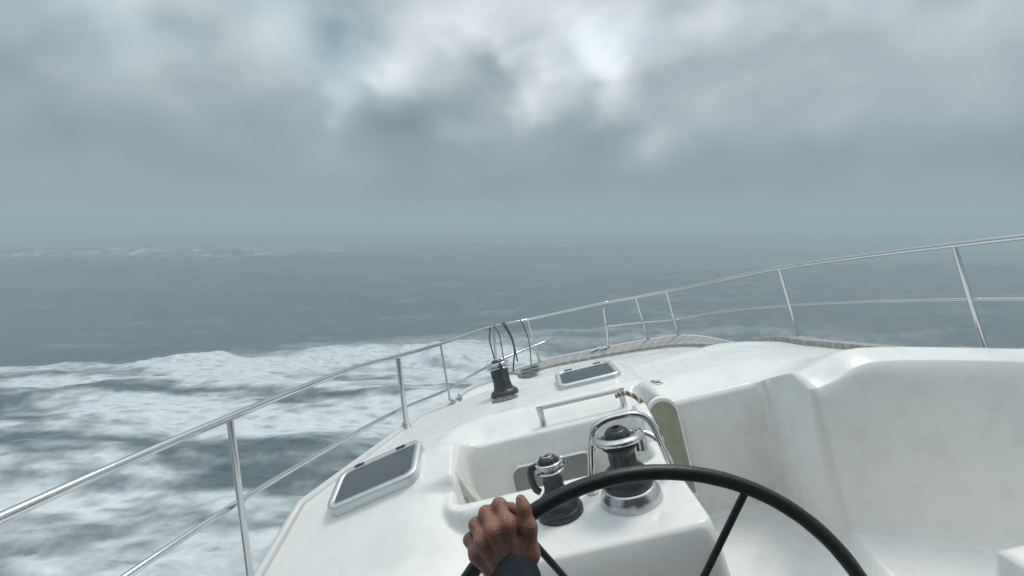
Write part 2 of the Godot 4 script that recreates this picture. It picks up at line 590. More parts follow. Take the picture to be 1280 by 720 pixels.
func boat_body():
	boat = node("sailing_yacht", self)
	boat.transform = Transform3D(hull_basis, place(BASE))
	tag(boat, "white yacht heeling over, steel guard rail round its bow and winches before the helm", "yacht")
	var xs := lines_between(-1.95, 2.7, -1.0, 0.75, 0.0125, 0.04)
	var zs := lines_between(-5.75, 2.5, -2.85, -1.35, 0.0125, 0.04)
	var nx := xs.size()
	var nz := zs.size()
	var verts := PackedVector3Array()
	var inside := PackedByteArray()
	for z in zs:
		for x in xs:
			inside.append(1 if Geometry2D.is_point_in_polygon(Vector2(x, z), edge) else 0)
	for j in nz:
		for i in nx:
			var x := xs[i]
			var z := zs[j]
			if not inside[j * nx + i]:
				var by := false
				for q in [[-1, 0], [1, 0], [0, -1], [0, 1], [1, 1], [-1, -1], [1, -1], [-1, 1]]:
					var a: int = i + q[0]
					var b: int = j + q[1]
					if a >= 0 and b >= 0 and a < nx and b < nz and inside[b * nx + a]:
						by = true
						break
				if by:
					var s := nearest_edge(Vector2(x, z))
					x = s.x; z = s.y
			verts.append(Vector3(x, deck_y(x, z), z))
	var idx := PackedInt32Array()
	for j in nz - 1:
		for i in nx - 1:
			var p := j * nx + i
			if inside[p] or inside[p + 1] or inside[p + nx] or inside[p + nx + 1]:
				idx.append_array([p, p + 1, p + nx + 1, p, p + nx + 1, p + nx])
	var arr := []
	arr.resize(Mesh.ARRAY_MAX)
	arr[Mesh.ARRAY_VERTEX] = verts
	arr[Mesh.ARRAY_INDEX] = idx
	var am := ArrayMesh.new()
	am.add_surface_from_arrays(Mesh.PRIMITIVE_TRIANGLES, arr)
	var st := SurfaceTool.new()
	st.create_from(am, 0)
	st.generate_normals()
	var o := MeshInstance3D.new()
	o.name = "deck"
	o.mesh = st.commit()
	o.material_override = M.gelcoat
	boat.add_child(o)
	o.position = -BASE
	# dark slatted sole, unseen, added to cut light bounced up in the cockpit
	var sole := node("added_dark_sole", boat, -BASE)
	for k in 13:
		var x := -0.13 + 0.098 * k
		var ss := begin()
		slab(ss, rounded(0.046, 1.5, 0.004, 1), -0.01, 0.012, 0.003, Transform3D(Basis(), Vector3(x, -1.615, 0.28)))
		obj("plank", ss, "added_dark_teak", sole)
	# topsides
	var n := edge.size()
	var rows := []
	for l in [[0.0, 0.0], [0.02, -0.05], [0.0, -0.25], [-0.08, -0.7], [-0.20, -1.2], [-0.45, -1.7]]:
		var ring := PackedVector3Array()
		for i in n:
			ring.append(edge_point(i, l[0], l[1]))
		rows.append(ring)
	st = begin()
	sheet(st, rows, true)
	part("hull", st, "gelcoat")
	# toe rail along the deck edge
	var rim := []
	for i in n: rim.append(edge_point(i, -0.018, 0.012))
	st = begin()
	tube(st, rim, 0.022, 8)
	part("toe_rail", st, "white_tube")

func edge_out(i: int) -> Vector2:
	var n := edge.size()
	var t := (edge[mini(i + 1, n - 1)] - edge[maxi(i - 1, 0)]).normalized()
	return Vector2(t.y, -t.x) * (1.0 if Vector2(t.y, -t.x).dot(edge[i] - Vector2(0.4, -1.0)) > 0.0 else -1.0)

func edge_point(i: int, out: float, rise: float) -> Vector3:
	var q := edge[i] + edge_out(i) * out
	return Vector3(q.x, deck_y(edge[i].x, edge[i].y) + rise, q.y)

func on_deck(x: float, z: float, lift := 0.0) -> Transform3D:   # a frame lying on the deck, its y along the surface normal
	var s := 0.06
	var nx := Vector3(2 * s, deck_y(x + s, z) - deck_y(x - s, z), 0)
	var nz := Vector3(0, deck_y(x, z + s) - deck_y(x, z - s), 2 * s)
	var up := nz.cross(nx).normalized()
	var rx := nx.normalized()
	return Transform3D(Basis(rx, up, rx.cross(up).normalized()), Vector3(x, deck_y(x, z), z) + up * lift)

func hatch(x: float, z: float, hx: float, hz: float, turn: float, tip: float, glass: String, label: String):
	var h := node("deck_hatch", boat, -BASE)
	h.set_meta("label", label)
	var xf := on_deck(x, z) * Transform3D(Basis(Vector3.UP, turn) * Basis(Vector3.RIGHT, tip), Vector3(0, absf(tip) * 0.2 + 0.004, 0))
	var st := begin()
	frame_ring(st, rounded(hx, hz, 0.06), rounded(hx - 0.034, hz - 0.034, 0.03), -0.06, 0.024, 0.012, xf)
	obj("frame", st, "alloy", h)
	st = begin()
	slab(st, rounded(hx - 0.033, hz - 0.033, 0.03), -0.03, 0.018, 0.003, xf)
	obj("pane", st, glass, h)
	for s in [-1, 1]:
		st = begin()
		slab(st, rounded(0.026, 0.010, 0.006), 0.0, 0.029, 0.003, xf * Transform3D(Basis(), Vector3(hx * 0.5 * s, 0, -hz + 0.02)))
		obj("hinge", st, "black_plastic", h)

func deck_gear():
	hatch(0.212, -3.07, 0.192, 0.20, 0.0, 0.07, "acrylic", "smoked hatch in a bright frame on the cabin top ahead of the handrail")
	hatch(-0.905, -2.26, 0.225, 0.145, 0.0, -0.03, "wet_acrylic", "smoked hatch in a bright frame on the sloping side deck beside the well")
	# grey teak walkway along the bow, slat by slat
	var walk := node("walkway", boat, -BASE)
	walk.set_meta("label", "weathered grey slatted walkway just inside the bow rail")
	var pts := []
	for i in range(86, 136): pts.append(i)
	var travelled := 0.0
	var k := 0
	var a := 84.0
	while a < 140.0:
		var i := int(a)
		var f := a - i
		var p := edge[i].lerp(edge[i + 1], f)
		var step := edge[i].distance_to(edge[i + 1])
		var o2 := edge_out(i).lerp(edge_out(i + 1), f).normalized()
		var t2 := Vector2(-o2.y, o2.x)
		var st := begin()
		var c := p - o2 * 0.155
		var y0 := deck_y(p.x - o2.x * 0.06, p.y - o2.y * 0.06)
		var y1 := deck_y(p.x - o2.x * 0.31, p.y - o2.y * 0.31)
		var ax := Vector3(t2.x, 0, t2.y)
		var az := Vector3(-o2.x * 0.25, y1 - y0, -o2.y * 0.25).normalized()
		var xf := Transform3D(Basis(ax, az.cross(ax).normalized(), az), Vector3(c.x, (y0 + y1) * 0.5 + 0.022, c.y))
		if xf.basis.y.y < 0.0: xf.basis = Basis(ax, -xf.basis.y, az)
		slab(st, rounded(0.027, 0.10, 0.003, 1), -0.03, 0.010, 0.003, xf)
		obj("slat", st, "weathered_teak" if k % 2 == 0 else "weathered_teak_pale", walk)
		k += 1
		a += 0.058 / step
	# handrail on the after edge of the cabin top
	var hr := node("handrail", boat, -BASE)
	var st := begin()
	var l := Vector3(-0.098, -0.808, -2.47)
	var r := Vector3(0.318, -0.812, -2.47)
	tube(st, [l, r], 0.0125, 12)
	obj("bar", st, "white_tube", hr)
	for p in [l, r]:
		st = begin()
		tube(st, spline([p + Vector3(0, 0.006, 0), p + Vector3(0, -0.02, 0.004), p + Vector3(0, -0.10, 0.012)], 3), [0.017, 0.017, 0.015, 0.013, 0.012, 0.013, 0.015], 12, 1.25)
		obj("bracket", st, "steel", hr)
	# smoked port light in the after face of the cabin, behind the winches
	var pl := node("port_light", boat, -BASE)
	var wall := Transform3D(Basis(Vector3.RIGHT, Vector3(0, 0.14, 0.99).normalized(), Vector3(0, -0.99, 0.14).normalized()), Vector3(-0.10, -1.15, -2.325))
	st = begin()
	frame_ring(st, rounded(0.202, 0.127, 0.05), rounded(0.196, 0.121, 0.045), -0.05, 0.012, 0.003, wall)
	obj("rim", st, "white_tube", pl)
	st = begin()
	slab(st, rounded(0.196, 0.121, 0.045), -0.05, 0.006, 0.002, wall)
	obj("pane", st, "port_glass", pl)
	# arched locker front in the bulkhead beside the cabin end
	var lk := node("locker_front", boat, -BASE)
	lk.set_meta("label", "tall beige arch-topped locker front set in the white bulkhead")
	var arch := PackedVector2Array()
	for s in 13:
		var w := PI * s / 12.0
		arch.append(Vector2(-cos(w) * 0.078, -0.14 - sin(w) * 0.085))
	arch.append(Vector2(0.078, 0.30)); arch.append(Vector2(-0.078, 0.30))
	var inner := PackedVector2Array()
	for p in arch: inner.append(p * Vector2(0.92, 0.96))
	var bk := Transform3D(Basis(Vector3.RIGHT, Vector3(0, 0.05, 1).normalized(), Vector3(0, -1, 0.05).normalized()), Vector3(0.515, -1.165, -2.548))
	st = begin()
	slab(st, arch, -0.02, 0.010, 0.006, bk)
	obj("panel", st, "beige", lk)
	st = begin()
	var brim := PackedVector2Array()
	for p in arch: brim.append(p * 1.06)
	frame_ring(st, brim, inner, -0.02, 0.016, 0.004, bk)
	obj("trim", st, "gelcoat", lk)
	# slot in the side of the well
	var sl := node("vent_slot", boat, -BASE)
	st = begin()
	var leaf := PackedVector2Array([Vector2(-0.02, -0.125), Vector2(0.012, -0.06), Vector2(0.03, 0.03), Vector2(0.022, 0.125), Vector2(-0.02, 0.11), Vector2(-0.034, 0.0)])
	var sw := Transform3D(Basis(Vector3(0.12, 0, -1).normalized(), Vector3(1, 0.42, 0.12).normalized(), Vector3(0.42, -1, 0).normalized()), Vector3(-0.483, -1.0, -2.17))
	slab(st, leaf, -0.02, 0.008, 0.004, sw)
	obj("panel", st, "scuffed", sl)
	# round deck filler
	var fl := node("deck_filler", boat, -BASE)
	var fx := on_deck(0.605, -2.95)
	st = begin()
	lathe(st, soft([[0.042, -0.01], [0.042, 0.006], [0.030, 0.007], [0.030, 0.004]], 0.002), 28)
	var ob := obj("collar", st, "steel", fl)
	ob.transform = fx
	st = begin()
	lathe(st, soft([[0.030, -0.01], [0.030, 0.004], [0.012, 0.005], [0.0, 0.005]], 0.002), 24)
	ob = obj("cap", st, "black_plastic", fl)
	ob.transform = fx
	st = begin()
	slab(st, rounded(0.022, 0.005, 0.003, 3), 0.0, 0.011, 0.002, Transform3D(Basis(Vector3.UP, 0.5), Vector3.ZERO))
	ob = obj("key_bar", st, "steel", fl)
	ob.transform = fx
	# mooring cleats along the edge
	for c in [[0.53, -5.38, 0.3], [0.63, -5.34, 0.3], [-0.86, -4.45, 1.9], [-0.90, -4.30, 1.9]]:
		var cl := node("cleat", boat, -BASE)
		var cx := on_deck(c[0], c[1]) * Transform3D(Basis(Vector3.UP, c[2]), Vector3(0, 0.0, 0))
		st = begin()
		tube(st, spline([cx * Vector3(-0.075, 0.040, 0), cx * Vector3(-0.03, 0.036, 0), cx * Vector3(0.03, 0.036, 0), cx * Vector3(0.075, 0.040, 0)], 3), [0.006, 0.009, 0.011, 0.013, 0.014, 0.014, 0.013, 0.011, 0.009, 0.006], 8)
		obj("horn", st, "dull_steel", cl)
		for s in [-1, 1]:
			st = begin()
			tube(st, [cx * Vector3(0.022 * s, -0.01, 0), cx * Vector3(0.02 * s, 0.034, 0)], [0.013, 0.009], 8)
			obj("foot", st, "dull_steel", cl)

func guard_rail():
	var gr := node("guard_rail", boat, -BASE)
	gr.set_meta("label", "two-bar stainless guard rail on slim stanchions running round the bow")
	var top := [Vector3(2.50, -0.40, 1.8), Vector3(2.47, -0.40, 0.2), Vector3(2.36, -0.44, -1.3), Vector3(2.16, -0.52, -2.6), Vector3(1.86, -0.62, -3.8), Vector3(1.55, -0.72, -4.55), Vector3(1.30, -0.765, -4.93),
		Vector3(1.03, -0.78, -5.12), Vector3(0.71, -0.785, -5.30), Vector3(0.30, -0.80, -5.48), Vector3(-0.11, -0.80, -5.55), Vector3(-0.48, -0.735, -5.22), Vector3(-0.70, -0.70, -4.86), Vector3(-0.905, -0.665, -4.44), Vector3(-1.03, -0.54, -3.5), Vector3(-1.11, -0.44, -2.8),
		Vector3(-1.27, -0.37, -1.9), Vector3(-1.47, -0.34, -1.0), Vector3(-1.62, -0.34, 0.2), Vector3(-1.68, -0.34, 1.8)]
	var st := begin()
	tube(st, spline(top, 5), 0.0155, 10)
	obj("top_rail", st, "steel", gr)
	var mid_port := [Vector3(0.02, -1.10, -5.60), Vector3(-0.04, -1.10, -5.56), Vector3(-0.30, -1.11, -5.42), Vector3(-0.585, -1.12, -5.2), Vector3(-0.78, -1.11, -4.85), Vector3(-0.955, -1.09, -4.44), Vector3(-1.12, -0.92, -3.5), Vector3(-1.22, -0.82, -2.8), Vector3(-1.36, -0.72, -1.9), Vector3(-1.56, -0.70, -1.0), Vector3(-1.72, -0.70, 0.2), Vector3(-1.77, -0.70, 1.8)]
	st = begin()
	tube(st, spline(mid_port, 5), 0.0125, 10)
	obj("mid_rail", st, "steel", gr)
	var mid_star := [Vector3(0.67, -1.03, -5.27), Vector3(1.04, -1.05, -5.12), Vector3(1.31, -1.06, -4.93), Vector3(1.57, -1.01, -4.6), Vector3(1.90, -0.92, -3.8), Vector3(2.2, -0.82, -2.6), Vector3(2.42, -0.76, -1.3), Vector3(2.53, -0.72, 0.2), Vector3(2.56, -0.72, 1.8)]
	st = begin()
	tube(st, spline(mid_star, 5), 0.010, 10)
	obj("mid_rail", st, "steel", gr)
	st = begin()
	tube(st, [Vector3(0.67, -1.03, -5.27), Vector3(0.22, -1.06, -5.45), Vector3(0.02, -1.10, -5.6)], 0.004, 6)
	obj("wire", st, "dull_steel", gr)
	var posts := [[Vector3(1.30, -0.765, -4.93), 1.33, -4.95, 0.0135, 0], [Vector3(1.03, -0.78, -5.12), 1.08, -5.18, 0.0135, 0], [Vector3(0.74, -0.785, -5.29), 0.66, -5.34, 0.0155, 1],
		[Vector3(-0.11, -0.80, -5.55), -0.09, -5.56, 0.0135, 0], [Vector3(-0.475, -0.735, -5.22), -0.56, -5.16, 0.0135, 0], [Vector3(-0.905, -0.665, -4.44), -0.94, -4.38, 0.0095, 0],
		[Vector3(-1.035, -0.54, -3.5), -1.085, -3.44, 0.0175, 0], [Vector3(-1.27, -0.37, -1.9), -1.39, -1.9, 0.0135, 0], [Vector3(-1.55, -0.34, -0.4), -1.69, -0.4, 0.0135, 0],
		[Vector3(1.86, -0.62, -3.8), 1.91, -3.8, 0.0135, 0], [Vector3(2.16, -0.52, -2.6), 2.23, -2.6, 0.0135, 0], [Vector3(2.36, -0.44, -1.3), 2.43, -1.3, 0.0135, 0], [Vector3(2.47, -0.40, 0.2), 2.55, 0.2, 0.0135, 0]]
	for p in posts:
		var foot := Vector3(p[1], deck_y(p[1], p[2]), p[2])
		var head: Vector3 = p[0]
		st = begin()
		if p[4]:
			tube(st, spline([head + Vector3(0.03, 0.0, -0.012), head + Vector3(0.0, 0.0, 0.0), head.lerp(foot, 0.10) + Vector3(-0.022, 0, 0.01), head.lerp(foot, 0.25) + Vector3(-0.018, 0, 0.005), head.lerp(foot, 0.6), foot + Vector3(0, -0.01, 0)], 5), p[3], 10)
		else:
			tube(st, [head, foot + Vector3(0, -0.01, 0)], p[3], 10)
		obj("stanchion", st, "steel" if p[3] > 0.01 else "dull_steel", gr)
		st = begin()
		var fx := on_deck(p[1], p[2])
		lathe(st, soft([[0.036, -0.02], [0.036, 0.008], [0.022, 0.012], [0.019, 0.045], [0.014, 0.047]], 0.003), 18)
		var ob := obj("foot", st, "dull_steel", gr)
		ob.transform = fx

# ---------------------------------------------------------------- winches
func winch(x: float, z: float, size: float, chrome_base: bool, stout: bool, arm_turn: float, label: String):
	var w := node("winch", boat, -BASE)
	w.set_meta("label", label)
	var xf := on_deck(x, z, -0.002)
	xf.basis = xf.basis.scaled(Vector3.ONE * size) if false else xf.basis * Basis().scaled(Vector3.ONE * size)
	w.transform = Transform3D(xf.basis, xf.origin - BASE)
	var st := begin()
	if chrome_base:
		lathe(st, soft([[0.0, 0.0], [0.104, 0.0], [0.104, 0.006], [0.1, 0.028], [0.088, 0.052], [0.080, 0.056], [0.0, 0.056]], 0.006), 56)
		obj("base", st, "satin_steel", w)
		st = begin()
		lathe(st, soft([[0.0, 0.05], [0.082, 0.052], [0.086, 0.064], [0.084, 0.082], [0.068, 0.105], [0.050, 0.122], [0.044, 0.135], [0.043, 0.165], [0.050, 0.180], [0.052, 0.192], [0.0, 0.192]], 0.006), 48)
		obj("drum", st, "black_metal", w)
	elif stout:
		lathe(st, soft([[0.0, 0.0], [0.098, 0.0], [0.098, 0.018], [0.088, 0.036], [0.070, 0.048], [0.0, 0.048]], 0.006), 48)
		obj("base", st, "black_metal", w)
		st = begin()
		lathe(st, soft([[0.0, 0.04], [0.070, 0.046], [0.064, 0.060], [0.060, 0.090], [0.059, 0.150], [0.062, 0.184], [0.0, 0.184]], 0.006), 48)
		obj("drum", st, "black_metal", w)
	else:
		lathe(st, soft([[0.0, 0.0], [0.098, 0.0], [0.098, 0.022], [0.094, 0.030], [0.090, 0.034], [0.0, 0.034]], 0.004), 56)
		obj("base", st, "black_metal", w)
		st = begin()
		lathe(st, soft([[0.0, 0.03], [0.090, 0.032], [0.089, 0.050], [0.078, 0.068], [0.060, 0.085], [0.048, 0.100], [0.041, 0.125], [0.039, 0.150], [0.044, 0.172], [0.048, 0.184], [0.0, 0.184]], 0.006), 48)
		obj("drum", st, "black_metal", w)
	# ribbed gripping faces of the drum
	for k in 20:
		var q := TAU * k / 20.0
		st = begin()
		var rr := 0.043 if chrome_base else (0.0595 if stout else 0.040)
		tube(st, [Vector3(cos(q) * rr, 0.128, sin(q) * rr), Vector3(cos(q) * rr, 0.168, sin(q) * rr)], 0.0025, 5)
		obj("rib", st, "black_metal", w)
	# self-tailing jaws: two toothed discs with a slot between them
	st = begin()
	var tf := 1.3 if stout else 1.0
	lathe(st, soft([[0.03, 0.183], [0.057 * tf, 0.188], [0.062 * tf, 0.194], [0.056 * tf, 0.199], [0.040 * tf, 0.202], [0.040 * tf, 0.208], [0.056 * tf, 0.211], [0.060 * tf, 0.216], [0.054 * tf, 0.222], [0.0, 0.224]], 0.003), 48)
	obj("jaw", st, "black_plastic" if chrome_base else "steel", w)
	# stripper ring with its feeder arm
	st = begin()
	var ring := []
	if chrome_base:
		for k in 25:
			var q := -0.35 + (PI + 0.7) * k / 24.0 + arm_turn
			ring.append(Vector3(cos(q) * 0.072, 0.216 + 0.012 * sin(PI * k / 24.0), sin(q) * 0.072))
		ring.push_front(Vector3(ring[0].x * 1.04, 0.150, ring[0].z * 1.04))
		ring.insert(1, Vector3(ring[1].x * 1.06, 0.188, ring[1].z * 1.06))
		ring.append(Vector3(ring[-1].x * 1.02, 0.190, ring[-1].z * 1.02))
		tube(st, spline(ring, 3), 0.0125, 10, 1.5)
		obj("feeder_arm", st, "steel", w)
	else:
		for k in 37:
			var q := TAU * k / 36.0
			ring.append(Vector3(cos(q) * 0.054 * tf, 0.226, sin(q) * 0.054 * tf))
		tube(st, ring, 0.009, 8, 0.8)
		obj("stripper_ring", st, "steel", w)
		st = begin()
		var dir := Vector3(cos(arm_turn), 0, sin(arm_turn))
		tube(st, spline([dir * 0.05 + Vector3(0, 0.224, 0), dir * 0.075 + Vector3(0, 0.218, 0), dir * 0.084 + Vector3(0, 0.185, 0), dir * 0.078 + Vector3(0, 0.135, 0), dir * 0.062 + Vector3(0, 0.115, 0)], 4), 0.0105, 8, 1.4)
		obj("feeder_arm", st, "black_metal", w)
		st = begin()
		tube(st, spline([-dir * 0.05 + Vector3(0, 0.224, 0), -dir * 0.072 + Vector3(0, 0.214, 0), -dir * 0.072 + Vector3(0, 0.195, 0)], 4), 0.009, 8, 1.4)
		obj("feeder_arm", st, "steel", w)
	st = begin()
	lathe(st, soft([[0.042, 0.218], [0.040, 0.240], [0.030, 0.250], [0.021, 0.251], [0.019, 0.244], [0.0, 0.244]], 0.004), 36)
	obj("cap", st, "black_metal", w)
	st = begin()
	lathe(st, soft([[0.024, 0.244], [0.024, 0.254], [0.016, 0.255], [0.014, 0.246]], 0.002), 8)
	obj("socket", st, "dull_steel" if not chrome_base else "black_metal", w)

func winches():
	winch(0.172, -1.70, 1.05, true, false, 0.1, "large winch with a polished flared base and black drum on the shelf")
	winch(-0.085, -1.715, 0.86, false, false, PI * 0.93, "all black winch with a bright top ring beside the larger winch")
	winch(-0.325, -3.20, 0.95, false, true, PI * 0.4, "black winch standing on the cabin top near the bow rail")
	# tubular guard over the large winch
	var g := node("winch_guard", boat, -BASE)
	var st := begin()
	var bow := [Vector3(0.045, -0.95, -1.80), Vector3(0.060, -0.86, -1.80), Vector3(0.083, -0.76, -1.80), Vector3(0.105, -0.715, -1.80), Vector3(0.150, -0.692, -1.80), Vector3(0.21, -0.688, -1.80), Vector3(0.265, -0.695, -1.80), Vector3(0.300, -0.718, -1.80), Vector3(0.322, -0.765, -1.80), Vector3(0.345, -0.90, -1.80), Vector3(0.352, -0.955, -1.80)]
	tube(st, spline(bow, 6), 0.0125, 14)
	obj("hoop", st, "steel", g)
	st = begin()
	tube(st, spline([Vector3(0.078, -0.80, -1.80), Vector3(0.12, -0.778, -1.83), Vector3(0.21, -0.772, -1.84), Vector3(0.29, -0.785, -1.83), Vector3(0.325, -0.81, -1.80)], 5), 0.0105, 12)
	obj("cross_bar", st, "steel", g)
	for p in [bow[0], bow[-1]]:
		st = begin()
		lathe(st, soft([[0.0, -0.006], [0.024, -0.006], [0.024, 0.006], [0.014, 0.009], [0.013, 0.018]], 0.003), 20, p + Vector3(0, 0.0, 0))
		obj("flange", st, "white_tube", g)

# ---------------------------------------------------------------- helm
const RIM_AT := 0.76         # how far the wheel stands from the helmsman's eye
func rim_point(a: float, r: float, lift := 0.0) -> Vector3:   # in the wheel's own plane
	return Vector3(cos(a) * r, sin(a) * r, lift)

func helm():
	var s := RIM_AT / 623.54
	var hub := EYE + eye_basis * Vector3(190.0 * s, -522.0 * s, -RIM_AT)
	var wheel := node("steering_wheel", self)
	wheel.transform = Transform3D(eye_basis, hub)
	tag(wheel, "black covered steering wheel with slim dark spokes, gripped by the helmsman", "steering wheel")
	var st := begin()
	var R := 292.0 * s
	var loop := []
	var rad := []
	for k in 145:
		loop.append(rim_point(TAU * k / 144.0, R))
		rad.append(0.0116 + 0.0002 * sin(k * 1.7))
	tube(st, loop, rad, 16)
	obj("rim", st, "wheel_cover", wheel)
	for k in 6:
		var a := deg_to_rad(129.0 + 60.0 * k)
		st = begin()
		tube(st, spline([rim_point(a, 0.03, -0.05), rim_point(a, 0.12, -0.035), rim_point(a, R * 0.9, -0.006), rim_point(a, R, 0.0)], 4), 0.0058, 10)
		obj("spoke", st, "black_metal", wheel)
	st = begin()
	lathe(st, soft([[0.0, -0.03], [0.045, -0.03], [0.05, 0.0], [0.036, 0.02], [0.0, 0.026]], 0.006), 32)
	var h := obj("hub", st, "steel", wheel)
	h.transform = Transform3D(Basis(Vector3.RIGHT, PI * 0.5), Vector3(0, 0, -0.04))
	# pedestal that carries the wheel, on the cockpit sole
	var hb := hull_basis.inverse() * (hub - EYE)
	var ped := node("steering_pedestal", boat, -BASE)
	st = begin()
	var col := []
	for l in [[0.15, -1.62], [0.14, -1.58], [0.10, -1.45], [0.085, -1.1], [0.085, hb.y - 0.12], [0.08, hb.y - 0.05], [0.05, hb.y - 0.02], [0.0, hb.y - 0.015]]:
		col.append(l)
	lathe(st, soft(col, 0.02), 32, Vector3(hb.x, 0, hb.z - 0.19))
	obj("column", st, "gelcoat", ped)
	st = begin()
	tube(st, [Vector3(hb.x, hb.y - 0.06, hb.z - 0.19), Vector3(hb.x, hb.y, hb.z - 0.04)], 0.02, 14)
	obj("shaft", st, "steel", ped)

# unseen seat added behind the helmsman, its tall dark back blocks low light
func added_helm_seat():
	var h := node("added_helm_seat", boat, -BASE)
	var st := begin()
	slab(st, rounded(0.85, 0.26, 0.06), -1.62, -1.18, 0.03, Transform3D(Basis(), Vector3(0.68, 0, 0.86)))
	obj("box", st, "gelcoat", h)
	st = begin()
	slab(st, rounded(0.84, 0.25, 0.06), -1.178, -1.08, 0.03, Transform3D(Basis(), Vector3(0.68, 0, 0.86)))
	obj("cushion", st, "jacket", h)
	st = begin()
	slab(st, rounded(0.95, 0.07, 0.05), -1.55, -0.42, 0.04, Transform3D(Basis(), Vector3(0.66, 0, 1.19)))
	obj("backrest", st, "jacket", h)

# awning added out of view over the helm to keep the cockpit in shade
func added_canopy():
	var c := node("added_awning", boat, -BASE)
	c.set_meta("label", "added dark awning on steel bows, out of view, shading the cockpit")
	var rows := []
	for i in 13:
		var z := lerpf(-0.25, 2.1, i / 12.0)
		var row := PackedVector3Array()
		for k in 17:
			var x := lerpf(-1.15, 2.05, k / 16.0)
			var u := (k / 16.0 - 0.5) * 2.0
			row.append(Vector3(x, 0.60 - 0.20 * u * u - 0.05 * pow((i / 12.0 - 0.5) * 2.0, 2.0), z))
		rows.append(row)
	var under := []
	for row in rows:
		var u := PackedVector3Array()
		for p in row: u.append(p - Vector3(0, 0.012, 0))
		under.append(u)
	var st := begin()
	sheet(st, rows)
	sheet(st, under, false, true)
	obj("cover", st, "jacket", c)
	# cloths added out of view round the sides and stern to block light
	for side in [0, 16]:
		st = begin()
		var sheet_in := []
		for i in 13:
			var head: Vector3 = rows[i][side]
			var col := PackedVector3Array()
			for k in 7:
				var t := k / 6.0
				col.append(head.lerp(Vector3(-1.50 if side == 0 else 2.36, -0.92, head.z), t) + Vector3(0.012 * sin(i * 1.1 + k), 0, 0))
			sheet_in.append(col)
		sheet(st, sheet_in)
		obj("added_side_cloth", st, "jacket", c)
	st = begin()
	var stern := []
	for k in 17:
		var head: Vector3 = rows[12][k]
		var col := PackedVector3Array()
		for t in 7: col.append(head.lerp(Vector3(head.x, -0.95, 2.2), t / 6.0) + Vector3(0, 0, 0.012 * sin(k * 1.3 + t)))
		stern.append(col)
	sheet(st, stern)
	obj("added_stern_cloth", st, "jacket", c)
	for i in [0, 6, 12]:
		st = begin()
		var bow := []
		for p in rows[i]: bow.append(p - Vector3(0, 0.03, 0))
		var z := bow[0].z as float
		bow.push_front(Vector3(-1.52, -0.2, z + 0.1)); bow.push_front(Vector3(-1.62, deck_y(-1.62, z + 0.2), z + 0.2))
		bow.append(Vector3(2.38, -0.2, z + 0.1)); bow.append(Vector3(2.45, deck_y(2.45, z + 0.2), z + 0.2))
		tube(st, spline(bow, 4), 0.0125, 10)
		obj("bow", st, "steel", c)

# ---------------------------------------------------------------- loose lines
func line(called: String, base: Vector3, pts: Array, radius: float, m: String, label: String, group := "") -> Node3D:
	var o := aboard(called, base)
	tag(o, label, "rope", group)
	var moved := []
	for p in pts: moved.append(p - base)
	var st := begin()
	tube(st, spline(moved, 6), radius, 7)
	obj("cord", st, m, o)
	return o

